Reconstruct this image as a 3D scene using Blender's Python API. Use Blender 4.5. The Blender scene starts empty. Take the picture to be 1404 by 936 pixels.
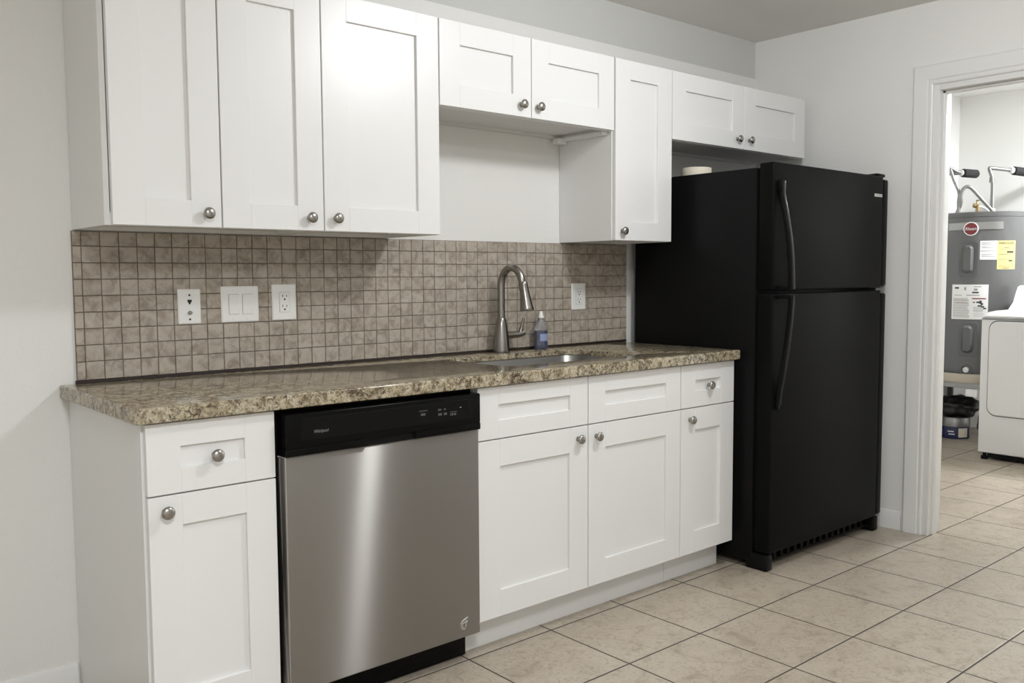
import bpy, bmesh, math, random
from mathutils import Vector, Matrix
random.seed(7)
C = bpy.context.scene.collection
scn = bpy.context.scene
R = math.radians

# ------------------------------------------------------------------ camera
cam = bpy.data.objects.new('camera', bpy.data.cameras.new('camera')); C.objects.link(cam)
yaw, pitch, roll = R(40.7864), R(-4.189), R(-0.3498)
fw = Vector((math.sin(yaw)*math.cos(pitch), math.cos(yaw)*math.cos(pitch), math.sin(pitch)))
rt = Vector((math.cos(yaw), -math.sin(yaw), 0)); up = rt.cross(fw)
r2 = rt*math.cos(roll) + up*math.sin(roll); u2 = up*math.cos(roll) - rt*math.sin(roll)
m = Matrix((r2, u2, -fw)).transposed().to_4x4(); m.translation = (-0.7207, -2.813, 1.2225)
cam.matrix_world = m
cam.data.sensor_width = 36; cam.data.lens = 36*1229.66/1404; cam.data.clip_start = .02
scn.camera = cam

# ------------------------------------------------------------------ light and exposure
scn.view_settings.view_transform = 'Standard'; scn.view_settings.look = 'None'
scn.view_settings.gamma = 1; scn.view_settings.use_curve_mapping = False
scn.view_settings.exposure = -0.05
w = bpy.data.worlds.new('world'); scn.world = w; w.use_nodes = True
w.node_tree.nodes['Background'].inputs[0].default_value = (.9, .95, 1, 1)
w.node_tree.nodes['Background'].inputs[1].default_value = .3
def area(name, loc, sx, sy, watts, col=(.95, .975, 1), rot=(0, 0, 0)):
    l = bpy.data.lights.new(name, 'AREA'); l.shape = 'RECTANGLE'; l.size = sx; l.size_y = sy
    l.energy = watts; l.color = col
    o = bpy.data.objects.new(name, l); C.objects.link(o); o.location = loc; o.rotation_euler = rot
    return o
def globe(name, loc, rad, watts, col=(.95, .975, 1)):
    l = bpy.data.lights.new(name, 'POINT'); l.shadow_soft_size = rad; l.energy = watts; l.color = col
    o = bpy.data.objects.new(name, l); C.objects.link(o); o.location = loc; return o
globe('kitchen_ceiling_light', (1.66, -1.66, 2.335), .095, 52)
area('room_fill_light', (-.55, -3.1, 2.425), .6, .6, 66)  # added fill light, out of view behind the camera, lifts the shaded sides
area('laundry_ceiling_light', (6.15, -1.45, 2.57), .35, .35, 84, (.96, .98, 1))
try:
    scn.cycles.max_bounces = 14; scn.cycles.diffuse_bounces = 8; scn.cycles.use_denoising = True
    scn.cycles.sample_clamp_indirect = 4
except Exception: pass

# ------------------------------------------------------------------ materials
def mat(name, col=(.8, .8, .8), rough=.5, metal=0., **kw):
    m = bpy.data.materials.new(name); m.use_nodes = True
    b = m.node_tree.nodes['Principled BSDF']
    b.inputs['Base Color'].default_value = (*col, 1); b.inputs['Roughness'].default_value = rough
    b.inputs['Metallic'].default_value = metal
    for k, v in kw.items(): b.inputs[k.replace('_', ' ')].default_value = v
    return m
class NT:
    """small node-building helper"""
    def __init__(s, m): s.m = m; s.t = m.node_tree; s.b = s.t.nodes['Principled BSDF']
    def n(s, typ, ins=None, **at):
        x = s.t.nodes.new(typ)
        for k, v in at.items(): setattr(x, k, v)
        for k, v in (ins or {}).items():
            if hasattr(v, 'is_output'): s.t.links.new(v, x.inputs[k])
            else: x.inputs[k].default_value = v
        return x
    def math(s, op, a, b=0., c=None):
        i = {0: a, 1: b}
        if c is not None: i[2] = c
        return s.n('ShaderNodeMath', i, operation=op).outputs[0]
    def ramp(s, fac, stops, interp='LINEAR'):
        x = s.n('ShaderNodeValToRGB', {0: fac}); e = x.color_ramp; e.interpolation = interp
        while len(e.elements) < len(stops): e.elements.new(.5)
        for el, (p, c) in zip(e.elements, stops): el.position = p; el.color = (*c, 1)
        return x.outputs[0]
    def mix(s, f, a, b, mode='MIX'):
        x = s.n('ShaderNodeMix', data_type='RGBA', blend_type=mode)
        for k, v in ((0, f), (6, a), (7, b)):
            if hasattr(v, 'is_output'): s.t.links.new(v, x.inputs[k])
            else: x.inputs[k].default_value = v if k == 0 else (*v, 1)
        return x.outputs[2]
    def obj(s): return s.n('ShaderNodeTexCoord').outputs['Object']
    def noise(s, vec, scale, detail=4, rough=.5, dist=0.):
        return s.n('ShaderNodeTexNoise', {'Vector': vec, 'Scale': scale, 'Detail': detail, 'Roughness': rough, 'Distortion': dist})
    def bump(s, h, strength=.3, dist=.002):
        x = s.n('ShaderNodeBump', {'Height': h, 'Strength': strength, 'Distance': dist})
        s.t.links.new(x.outputs[0], s.b.inputs['Normal']); return x
    def col(s, c): s.t.links.new(c, s.b.inputs['Base Color'])
    def rough(s, c): s.t.links.new(c, s.b.inputs['Roughness'])

def wall_mat(name, col, strength=.25):
    m = mat(name, col, .65); t = NT(m); o = t.obj()
    n = t.noise(o, 95, 3, .55).outputs[0]; t.bump(n, strength, .003); return m
M = {}
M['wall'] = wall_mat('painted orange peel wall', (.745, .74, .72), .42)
M['wall_up'] = wall_mat('grey upper wall paint', (.57, .57, .555))  # back wall above the step, greyer than the wall below
M['wall2'] = wall_mat('laundry wall paint', (.80, .80, .785), .15)
M['ceil'] = wall_mat('ceiling paint', (.70, .69, .665), .35)
M['trim'] = mat('white trim paint', (.74, .74, .73), .38)
def cab_mat(name, col, rough):
    m = mat(name, col, rough); t = NT(m); o = t.obj()
    t.bump(t.noise(o, 160, 2, .5).outputs[0], .04, .001); return m
M['cab'] = cab_mat('white cabinet paint', (.76, .76, .755), .34)
M['cab_in'] = mat('cabinet underside', (.66, .65, .63), .5)
M['nickel'] = mat('brushed nickel', (.36, .345, .32), .3, 1.)
M['nickel_f'] = mat('dark brushed nickel', (.30, .285, .265), .27, 1.)
M['chrome'] = mat('bright metal', (.75, .75, .74), .2, 1.)
M['galv'] = mat('galvanised metal', (.30, .30, .295), .42, .85)
M['black'] = mat('black plastic', (.004, .004, .004), .25, Specular_IOR_Level=.09)
M['black_m'] = mat('matt black', (.005, .005, .005), .6, Specular_IOR_Level=.12)
M['gloss_black'] = mat('gloss black panel', (.005, .005, .005), .2, Specular_IOR_Level=.15)
M['white_pl'] = mat('white plastic', (.80, .80, .78), .35)
M['slot'] = mat('dark slot', (.012, .012, .012), .6)
M['grey_print'] = mat('grey print', (.32, .32, .31), .5)
M['ink'] = mat('dark ink', (.04, .04, .045), .6)
M['red_ink'] = mat('red ink', (.17, .022, .026), .5)
M['grey_letter'] = mat('dim grey print', (.20, .20, .195), .5)
M['button'] = mat('dim button grey', (.085, .085, .085), .5)
M['silver_print'] = mat('silver print', (.62, .62, .6), .35, .3)
M['caulk'] = mat('dark caulk', (.022, .014, .012), .5)
M['yellow'] = mat('yellow label paper', (.60, .52, .22), .6)
M['paper'] = mat('white label paper', (.82, .82, .82), .6)
M['foam'] = mat('black foam', (.02, .02, .021), .85)
M['brass'] = mat('aged brass', (.34, .25, .13), .35, 1.)
M['dryer'] = mat('white enamel', (.68, .68, .675), .3)
M['cream'] = mat('cream paper', (.80, .74, .61), .7)
M['wood'] = mat('pan plastic', (.53, .47, .38), .5)
M['navy'] = mat('navy print', (.02, .025, .09), .45)
M['bag'] = mat('black bag film', (.012, .012, .013), .35)
M['dkgrey'] = mat('dark grey', (.09, .09, .088), .6)

# black appliance skin, faintly pebbled
m = M['fridge'] = mat('black appliance enamel', (.006, .006, .0062), .34, Specular_IOR_Level=.10); t = NT(m)
t.bump(t.noise(t.obj(), 420, 2, .5).outputs[0], .12, .001)
m = M['fridge_door'] = mat('black textured door', (.0042, .0044, .004), .40, Specular_IOR_Level=.05); t = NT(m)
t.bump(t.noise(t.obj(), 420, 2, .5).outputs[0], .25, .001)
# brushed stainless
m = M['steel'] = mat('brushed stainless steel', (.30, .288, .272), .5, 1.); t = NT(m); o = t.obj()
mp = t.n('ShaderNodeMapping', {'Vector': o, 'Scale': (2, 2, 500)})
n = t.noise(mp.outputs[0], 4, 2, .5).outputs[0]
t.b.inputs['Roughness'].default_value = .5
tg = t.n('ShaderNodeCombineXYZ', {0: 1., 1: 0., 2: 0.})
gl = t.n('ShaderNodeBsdfAnisotropic', {'Color': (.46, .44, .42, 1), 'Roughness': t.math('ADD', .33, t.math('MULTIPLY', n, .05)), 'Anisotropy': .82, 'Tangent': tg.outputs[0]})
mx = t.n('ShaderNodeMixShader', {0: .52, 1: t.b.outputs[0], 2: gl.outputs[0]})
t.t.links.new(mx.outputs[0], t.t.nodes['Material Output'].inputs[0])
m = M['sink'] = mat('satin sink steel', (.34, .335, .325), .36, 1.); t = NT(m)
# granite
m = M['granite'] = mat('brown granite', (.3, .25, .2), .1); t = NT(m); o = t.obj()
warp = t.n('ShaderNodeVectorMath', {0: o, 1: t.n('ShaderNodeVectorMath', {0: t.noise(o, 9, 3).outputs[1], 'Scale': .05}, operation='SCALE').outputs[0]}, operation='ADD').outputs[0]
base = t.ramp(t.noise(warp, 42, 8, .64, .6).outputs[0], [(.28, (.05, .036, .024)), (.39, (.18, .142, .094)), (.48, (.35, .30, .205)), (.60, (.49, .44, .33)), (.72, (.32, .30, .25))])
vo = t.n('ShaderNodeTexVoronoi', {'Vector': warp, 'Scale': 230}, feature='F1')
spk = t.ramp(t.n('ShaderNodeSeparateColor', {0: vo.outputs['Color']}).outputs[0], [(0, (.22, .19, .16)), (.22, (.74, .71, .65)), (.8, (1, 1, 1)), (1, (1.2, 1.17, 1.1))])
g = t.mix(.75, base, spk, 'MULTIPLY')
v2 = t.n('ShaderNodeTexVoronoi', {'Vector': t.n('ShaderNodeVectorMath', {0: o, 1: t.n('ShaderNodeVectorMath', {0: t.noise(o, 28, 4, .6).outputs[1], 'Scale': .05}, operation='SCALE').outputs[0]}, operation='ADD').outputs[0], 'Scale': 42}, feature='DISTANCE_TO_EDGE')
vein = t.n('ShaderNodeMapRange', {'Value': v2.outputs['Distance'], 'From Min': .10, 'From Max': .03}).outputs[0]
mask = t.n('ShaderNodeMapRange', {'Value': t.noise(warp, 13, 4, .6, .8).outputs[0], 'From Min': .47, 'From Max': .58}).outputs[0]
spots = t.n('ShaderNodeMapRange', {'Value': t.noise(warp, 75, 5, .62, 1.4).outputs[0], 'From Min': .58, 'From Max': .64}).outputs[0]
dk = t.n('ShaderNodeCombineColor', {0: t.math('MAXIMUM', t.math('MULTIPLY', vein, mask), spots)}).outputs[0]
g = t.mix(t.math('MULTIPLY', t.n('ShaderNodeSeparateColor', {0: dk}).outputs[0], .85), g, (.025, .017, .012))
t.col(g)
# floor tile (grid in metres)
TS, TX, TY = .36, 2.07, -.61
m = M['floor'] = mat('beige ceramic floor tile', (.45, .39, .3), .34); t = NT(m); o = t.obj()
sx = t.n('ShaderNodeSeparateXYZ', {0: o})
U = t.math('DIVIDE', t.math('SUBTRACT', sx.outputs[0], TX), TS); V = t.math('DIVIDE', t.math('SUBTRACT', sx.outputs[1], TY), TS)
fu, fv = t.math('FRACT', U), t.math('FRACT', V)
eu = t.math('MINIMUM', fu, t.math('SUBTRACT', 1., fu)); ev = t.math('MINIMUM', fv, t.math('SUBTRACT', 1., fv))
ed = t.math('MULTIPLY', t.math('MINIMUM', eu, ev), TS)
gr = t.n('ShaderNodeMapRange', {'Value': ed, 'From Min': .0024, 'From Max': .0036}).outputs[0]
idv = t.n('ShaderNodeCombineXYZ', {0: t.math('FLOOR', U), 1: t.math('FLOOR', V)})
wn = t.n('ShaderNodeTexWhiteNoise', {'Vector': idv.outputs[0]}, noise_dimensions='3D')
off = t.n('ShaderNodeVectorMath', {0: o, 1: t.n('ShaderNodeVectorMath', {0: wn.outputs['Color'], 'Scale': 7.}, operation='SCALE').outputs[0]}, operation='ADD').outputs[0]
n1 = t.noise(off, 8, 7, .66, 1.4).outputs[0]
c1 = t.ramp(n1, [(.30, (.30, .25, .19)), (.45, (.41, .355, .285)), (.58, (.455, .40, .325)), (.7, (.37, .318, .25))])
n2 = t.noise(off, 34, 4, .55, 2.2).outputs[0]
c2 = t.mix(.75, c1, t.ramp(n2, [(.36, (.72, .68, .62)), (.47, (1, 1, 1)), (.6, (1.04, 1.04, 1.04))]), 'MULTIPLY')
c3 = t.mix(t.math('MULTIPLY', wn.outputs['Value'], .10), c2, (.28, .238, .185))
t.col(t.mix(gr, (.055, .046, .037), c3))
t.rough(t.n('ShaderNodeMapRange', {'Value': gr, 'To Min': .85, 'To Max': .33}).outputs[0])
t.bump(t.math('ADD', t.n('ShaderNodeMapRange', {'Value': ed, 'From Min': .002, 'From Max': .007}).outputs[0], t.math('MULTIPLY', n1, .25)), .35, .002)
# backsplash tile
BX, BP, BZ, BQ = .0447, .05262, .9295, .0484
m = M['bs_tile'] = mat('tumbled stone mosaic tile', (.4, .34, .27), .42); t = NT(m); o = t.obj()
sx = t.n('ShaderNodeSeparateXYZ', {0: o})
idv = t.n('ShaderNodeCombineXYZ', {0: t.math('FLOOR', t.math('DIVIDE', t.math('SUBTRACT', sx.outputs[0], BX), BP)), 2: t.math('FLOOR', t.math('DIVIDE', t.math('SUBTRACT', sx.outputs[2], BZ), BQ))})
wn = t.n('ShaderNodeTexWhiteNoise', {'Vector': idv.outputs[0]}, noise_dimensions='3D')
off = t.n('ShaderNodeVectorMath', {0: o, 1: t.n('ShaderNodeVectorMath', {0: wn.outputs['Color'], 'Scale': 3.}, operation='SCALE').outputs[0]}, operation='ADD').outputs[0]
n1 = t.noise(off, 27, 7, .66, .6).outputs[0]
c1 = t.ramp(n1, [(.30, (.22, .182, .143)), (.43, (.325, .28, .23)), (.53, (.42, .372, .317)), (.7, (.47, .42, .365))])
t.col(t.mix(t.math('MULTIPLY', wn.outputs['Value'], .18), c1, (.24, .20, .155)))
t.bump(n1, .12, .002)
M['grout'] = mat('brown grout', (.15, .122, .094), .85)
# heater jacket
m = M['tank'] = mat('grey enamel jacket', (.115, .117, .117), .3); t = NT(m)
# blue dish soap
M['soap'] = mat('blue dish soap', (.006, .016, .13), .08)
M['pale_blue'] = mat('pale blue label', (.30, .38, .62), .4)
M['clear'] = mat('clear bottle plastic', (.90, .93, 1.), .05, Transmission_Weight=.92)

# ------------------------------------------------------------------ mesh helpers
WO = {}     # world origin of every built object
def bm_new(): return bmesh.new()
def box(bm, x0, x1, y0, y1, z0, z1, bev=0., seg=2):
    if x1 < x0: x0, x1 = x1, x0
    if y1 < y0: y0, y1 = y1, y0
    if z1 < z0: z0, z1 = z1, z0
    r = bmesh.ops.create_cube(bm, size=1., matrix=Matrix.Translation(((x0+x1)/2, (y0+y1)/2, (z0+z1)/2)) @ Matrix.Diagonal((x1-x0, y1-y0, z1-z0, 1)))
    if bev:
        es = list({e for v in r['verts'] for e in v.link_edges})
        bmesh.ops.bevel(bm, geom=es, offset=bev, segments=seg, profile=.5, affect='EDGES')
    return bm
def frame_for(d):
    d = d.normalized(); a = Vector((0, 0, 1)) if abs(d.z) < .9 else Vector((1, 0, 0))
    x = a.cross(d).normalized(); return x, d.cross(x)
def lathe(bm, prof, base, axis=(0, 0, 1), n=28, caps=True):
    """prof: list of (r, h) along axis from base"""
    base = Vector(base); d = Vector(axis).normalized(); X, Y = frame_for(d); rings = []
    for r, h in prof:
        rings.append([bm.verts.new(base + d*h + (X*math.cos(2*math.pi*i/n) + Y*math.sin(2*math.pi*i/n))*max(r, 1e-5)) for i in range(n)])
    for a, b in zip(rings, rings[1:]):
        for i in range(n): bm.faces.new((a[i], a[(i+1) % n], b[(i+1) % n], b[i]))
    if caps: bm.faces.new(rings[0][::-1]); bm.faces.new(rings[-1])
    return bm
def catmull(pts, k=8):
    P = [Vector(p) for p in pts]; P = [P[0]*2-P[1]] + P + [P[-1]*2-P[-2]]; out = []
    for i in range(1, len(P)-2):
        for j in range(k):
            t = j/k; a, b, c, d = P[i-1:i+3]
            out.append(.5*((2*b) + (c-a)*t + (2*a-5*b+4*c-d)*t*t + (3*b-a-3*c+d)*t**3))
    return out + [P[-2]]
def tube(bm, pts, rad, n=12, smooth=0):
    P = catmull(pts, smooth) if smooth else [Vector(p) for p in pts]
    rs = rad if isinstance(rad, (list, tuple)) else None; rings = []; X = None
    for i, p in enumerate(P):
        d = (P[min(i+1, len(P)-1)] - P[max(i-1, 0)]).normalized()
        if X is None: X, _ = frame_for(d)
        X = (X - d*X.dot(d)).normalized(); Y = d.cross(X)
        if rs: s = i/(len(P)-1)*(len(rs)-1); k = min(int(s), len(rs)-2); r = rs[k] + (rs[k+1]-rs[k])*(s-k)
        else: r = rad
        rings.append([bm.verts.new(p + (X*math.cos(2*math.pi*j/n) + Y*math.sin(2*math.pi*j/n))*r) for j in range(n)])
    for a, b in zip(rings, rings[1:]):
        for j in range(n): bm.faces.new((a[j], a[(j+1) % n], b[(j+1) % n], b[j]))
    bm.faces.new(rings[0][::-1]); bm.faces.new(rings[-1])
    return bm
def rrect(x0, x1, y0, y1, r, k=6):
    out = []
    for cx, cy, a0 in ((x1-r, y1-r, 0), (x0+r, y1-r, 90), (x0+r, y0+r, 180), (x1-r, y0+r, 270)):
        for i in range(k+1):
            a = R(a0 + 90*i/k); out.append((cx + r*math.cos(a), cy + r*math.sin(a)))
    return out
def loft(bm, loops, cap0=True, cap1=True):
    rings = [[bm.verts.new(p) for p in L] for L in loops]; n = len(rings[0])
    for a, b in zip(rings, rings[1:]):
        for i in range(n): bm.faces.new((a[i], a[(i+1) % n], b[(i+1) % n], b[i]))
    if cap0: bm.faces.new(rings[0][::-1])
    if cap1: bm.faces.new(rings[-1])
    return bm
def finish(name, bm, material, parent=None, origin=None, smooth=35, kind=None):
    bmesh.ops.recalc_face_normals(bm, faces=bm.faces)
    if origin is None:
        vs = [v.co for v in bm.verts]
        origin = Vector(((min(v.x for v in vs)+max(v.x for v in vs))/2, (min(v.y for v in vs)+max(v.y for v in vs))/2, min(v.z for v in vs)))
    origin = Vector(origin)
    bmesh.ops.translate(bm, verts=bm.verts, vec=-origin)
    me = bpy.data.meshes.new(name); bm.to_mesh(me); bm.free()
    if smooth:
        for p in me.polygons: p.use_smooth = True
        me.set_sharp_from_angle(angle=R(smooth))
    me.materials.append(material if not isinstance(material, str) else M[material])
    o = bpy.data.objects.new(name, me); C.objects.link(o)
    WO[o.name] = origin
    if parent: o.parent = parent; o.location = origin - WO[parent.name]
    else: o.location = origin
    if kind: o['kind'] = kind
    return o
def share(name, me, material, parent, origin):
    """another object on the same mesh data (mesh is centred on its own origin)"""
    o = bpy.data.objects.new(name, me); C.objects.link(o); WO[o.name] = Vector(origin); o.parent = parent
    o.location = Vector(origin) - WO[parent.name]; return o
def thing(name, label, cat, loc, group=None):
    o = bpy.data.objects.new(name, None); C.objects.link(o); o.location = loc; o.empty_display_size = .05
    WO[o.name] = Vector(loc); tag(o, label, cat, group); return o
def tag(o, label, cat, group=None):
    o['label'] = label; o['category'] = cat
    if group: o['group'] = group
    return o
def text(name, s, size, material, parent, loc, rot=(R(90), 0, 0), shear=0., extrude=.0002, align='LEFT', sx=1., ang=None):
    cu = bpy.data.curves.new(name, 'FONT'); cu.body = s; cu.size = size; cu.extrude = extrude; cu.shear = shear; cu.align_x = align
    tmp = bpy.data.objects.new('tmp', cu); C.objects.link(tmp)
    bpy.context.view_layer.update()
    me = bpy.data.meshes.new_from_object(tmp.evaluated_get(bpy.context.evaluated_depsgraph_get()))
    bpy.data.objects.remove(tmp)
    me.transform(Matrix.Diagonal((sx, 1, 1, 1)))
    o = bpy.data.objects.new(name, me); C.objects.link(o); me.materials.clear(); me.materials.append(M[material])
    WO[o.name] = Vector(loc); o.parent = parent; o.location = Vector(loc) - WO[parent.name]; o.rotation_euler = rot
    return o
def curve_slab(loops, z0, z1, bev, seg=3):
    """flat slab with holes and rounded rims, as a bmesh; loops: lists of (x, y)"""
    cu = bpy.data.curves.new('slab', 'CURVE'); cu.dimensions = '2D'; cu.fill_mode = 'BOTH'
    for L in loops:
        sp = cu.splines.new('POLY'); sp.points.add(len(L)-1); sp.use_cyclic_u = True
        for p, q in zip(sp.points, L): p.co = (q[0], q[1], 0, 1)
    cu.extrude = (z1-z0)/2 - bev; cu.bevel_depth = bev; cu.bevel_resolution = seg; cu.offset = -bev
    tmp = bpy.data.objects.new('tmp', cu); C.objects.link(tmp); bpy.context.view_layer.update()
    me = bpy.data.meshes.new_from_object(tmp.evaluated_get(bpy.context.evaluated_depsgraph_get())); bpy.data.objects.remove(tmp)
    bm = bmesh.new(); bm.from_mesh(me); bmesh.ops.remove_doubles(bm, verts=bm.verts, dist=1e-5)
    bmesh.ops.translate(bm, verts=bm.verts, vec=(0, 0, (z0+z1)/2)); return bm

# ------------------------------------------------------------------ the room
CE, XR, XW = 2.444, 3.433, 3.552          # ceiling height, right wall face, its far face
XL, YF = -2.3, -4.3
LX, LY, LC = 6.68, .32, 2.60              # laundry far wall, side wall, ceiling
LYF = -2.6
finish('floor', box(bm_new(), XL-.1, LX+.1, YF-.1, LY+.1, -.06, 0), 'floor', origin=(0, 0, 0), smooth=0, kind='structure')
finish('ceiling', box(bm_new(), XL-.1, XW, YF-.1, .1, CE, CE+.06), 'ceil', origin=(0, 0, 0), smooth=0, kind='structure')
finish('ceiling_laundry', box(bm_new(), XW, LX+.1, LYF-.1, LY+.1, LC, LC+.06), 'wall2', origin=(0, 0, 0), smooth=0, kind='structure')
finish('wall_back', box(bm_new(), XL-.1, XW, 0, .12, 0, 2.252), 'wall', origin=(0, 0, 0), smooth=0, kind='structure')   # lower wall, furred out a little
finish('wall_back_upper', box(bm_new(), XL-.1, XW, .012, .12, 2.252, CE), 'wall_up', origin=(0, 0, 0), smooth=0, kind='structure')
DY0, DY1, DZ = -.947, -1.86, 2.062         # doorway
b = box(bm_new(), XR, XW, .12, DY0, 0, CE); box(b, XR, XW, DY0, DY1, DZ, CE); box(b, XR, XW, DY1, YF-.1, 0, CE)
box(b, XW-.04, XW, LYF, LY, CE, LC)
box(b, XW-.04, XW, .12, LY, 0, CE)
finish('wall_right', b, 'wall', origin=(0, 0, 0), smooth=0, kind='structure')
finish('wall_left', box(bm_new(), XL-.1, XL, YF, 0, 0, CE), 'wall', origin=(0, 0, 0), smooth=0, kind='structure')
finish('wall_front', box(bm_new(), XL-.1, XR, YF-.1, YF, 0, CE), 'wall', origin=(0, 0, 0), smooth=0, kind='structure')
finish('wall_laundry_side', box(bm_new(), XW, LX+.1, LY, LY+.1, 0, LC), 'wall2', origin=(0, 0, 0), smooth=0, kind='structure')
finish('wall_laundry_far', box(bm_new(), LX, LX+.1, LYF, LY, 0, LC), 'wall2', origin=(0, 0, 0), smooth=0, kind='structure')
finish('wall_laundry_front', box(bm_new(), XW, LX+.1, LYF-.1, LYF, 0, LC), 'wall2', origin=(0, 0, 0), smooth=0, kind='structure')
def profile_run(bm, prof, a, b_, nrm):
    """extrude a (out, z) profile along a..b_ ; nrm points off the wall"""
    a, b_, nrm = Vector(a), Vector(b_), Vector(nrm)
    loft(bm, [[p + nrm*q + Vector((0, 0, z)) for q, z in prof] for p in (a, b_)]); return bm
bb = [(0, 0), (.013, 0), (.013, .062), (.0105, .068), (.0105, .074), (.006, .084), (0, .086)]
finish('baseboard_left', profile_run(bm_new(), bb, (XL, 0, 0), (-.012, 0, 0), (0, -1, 0)), 'trim', smooth=25, kind='structure')
finish('baseboard_right', profile_run(bm_new(), bb, (XR, 0, 0), (XR, -.838, 0), (-1, 0, 0)), 'trim', smooth=25, kind='structure')
# door casing: (distance from opening outward, projection)
cas = [(0, 0), (0, .010), (.006, .013), (.016, .013), (.020, .010), (.026, .015), (.070, .019), (.083, .019), (.090, .014), (.094, 0)]
O0, O1, OZ = DY0+.010, DY1-.010, DZ+.010
def casing(path):
    bm = bm_new(); loops = []
    for (y, z), (dy, dz) in path: loops.append([Vector((XR-p, y+dy*d, z+dz*d)) for d, p in cas])
    return loft(bm, loops)
finish('trim_1', casing([((O0, 0), (1, 0)), ((O0, OZ), (1, 1))]), 'trim', smooth=25, kind='structure')
finish('trim_2', casing([((O0, OZ), (1, 1)), ((O1, OZ), (-1, 1))]), 'trim', smooth=25, kind='structure')
finish('trim_3', casing([((O1, OZ), (-1, 1)), ((O1, 0), (-1, 0))]), 'trim', smooth=25, kind='structure')
b = bm_new(); e = .003                    # jamb lining with its stop
box(b, XR-e, XW+e, DY0+.013, DY0-.016, 0, DZ+.013, .001); box(b, XR-e, XW+e, DY1-.013, DY1+.016, 0, DZ+.013, .001); box(b, XR-e, XW+e, DY0-.016, DY1+.016, DZ-.016, DZ+.013, .001)
box(b, XR+.035, XR+.07, DY0-.016, DY0-.027, 0, DZ-.016, .001); box(b, XR+.035, XR+.07, DY1+.016, DY1+.027, 0, DZ-.016, .001); box(b, XR+.035, XR+.07, DY0-.016, DY1+.016, DZ-.027, DZ-.016, .001)
finish('trim_4', b, 'trim', smooth=25, kind='structure')

# ------------------------------------------------------------------ cabinets
def knob_mesh():
    b = lathe(bm_new(), [(.009, 0), (.0085, .002), (.0055, .005), (.005, .010), (.007, .013), (.0145, .0165), (.0165, .0195), (.0160, .023), (.0125, .0265), (.007, .0285), (.001, .029)], (0, 0, 0), (0, -1, 0), 24)
    bmesh.ops.recalc_face_normals(b, faces=b.faces)
    me = bpy.data.meshes.new('knob'); b.to_mesh(me); b.free()
    for p in me.polygons: p.use_smooth = True
    me.set_sharp_from_angle(angle=R(50)); me.materials.append(M['nickel']); return me
KM = knob_mesh()
def front(name, parent, x0, x1, z0, z1, yf, stile, rail, knob=None, th=.019):
    """shaker front: two stiles, two rails, recessed panel"""
    b = bm_new(); yb = yf + th; e = .0009; g = .0011
    x0 += g; x1 -= g; z0 += g; z1 -= g
    box(b, x0, x0+stile, yf, yb, z0, z1, e, 1); box(b, x1-stile, x1, yf, yb, z0, z1, e, 1)
    box(b, x0+stile-.0004, x1-stile+.0004, yf, yb, z1-rail, z1, e, 1); box(b, x0+stile-.0004, x1-stile+.0004, yf, yb, z0, z0+rail, e, 1)
    box(b, x0+stile-.004, x1-stile+.004, yf+.0095, yb-.002, z0+rail-.004, z1-rail+.004)
    o = finish(name, b, 'cab', parent, smooth=0)
    if knob: share('knob', KM, 'nickel', o, (knob[0], yf, knob[1]))
    return o
CT0, CT1 = .876, .914                      # counter slab
YB, YBB = -.63, -.611
def base_cab(label, x0, x1, toe=True, end=None):
    r = thing('base_cabinet', label, 'cabinet', ((x0+x1)/2, -.305, 0))
    b = bm_new(); t_ = .016
    if end == 'L': box(b, x0, x0+t_, YBB, -.002, 0, CT0, .001, 1)
    else: box(b, x0, x0+t_, -.534, -.002, .002, CT0); box(b, x0, x0+t_, YBB, -.534, .117, CT0, .001, 1)
    box(b, x1-t_, x1, -.534, -.002, .002, CT0); box(b, x1-t_, x1, YBB, -.534, .117, CT0, .001, 1)
    box(b, x0+t_, x1-t_, YBB+.01, -.002, .117, .133); box(b, x0+t_, x1-t_, -.018, -.002, .133, CT0)
    box(b, x0+t_, x1-t_, YBB, YBB+.019, CT0-.02, CT0); box(b, x0+t_, x1-t_, YBB, YBB+.019, .68, .71)
    finish('body', b, 'cab', r, smooth=0)
    if end == 'L':
        finish('end_panel', box(bm_new(), x0-.0045, x0, YBB-.001, -.002, 0, CT0, .0008, 1), 'cab', r, smooth=0)
    finish('toe_kick', box(bm_new(), x0+(t_ if end == 'L' else 0), x1, -.55, -.534, 0, .1165), 'cab', r, smooth=0)
    return r
r = base_cab('white base cabinet with one drawer over one door, left of the dishwasher', .0, .336, end='L')
front('drawer', r, .001, .335, .6945, .872, YB, .083, .0605, (.171, .778))
front('door', r, .001, .335, .117, .6925, YB, .083, .077, (.043, .654))
r = base_cab('wide white sink base cabinet with two doors and two false drawer fronts', 1.018, 2.022)
front('false_drawer_front', r, 1.0185, 1.512, .702, .872, YB, .086, .0585)
front('false_drawer_front', r, 1.514, 2.0235, .702, .872, YB, .086, .0585)
front('door', r, 1.0185, 1.512, .117, .700, YB, .089, .087, (1.462, .657))
front('door', r, 1.514, 2.0235, .117, .700, YB, .086, .087, (1.553, .656))
r = base_cab('narrow white base cabinet with drawer and door beside the black refrigerator', 2.0245, 2.370)
front('drawer', r, 2.0255, 2.369, .702, .872, YB, .0885, .062, (2.196, .784))
front('door', r, 2.0255, 2.369, .117, .700, YB, .0885, .087, (2.079, .656))

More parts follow.
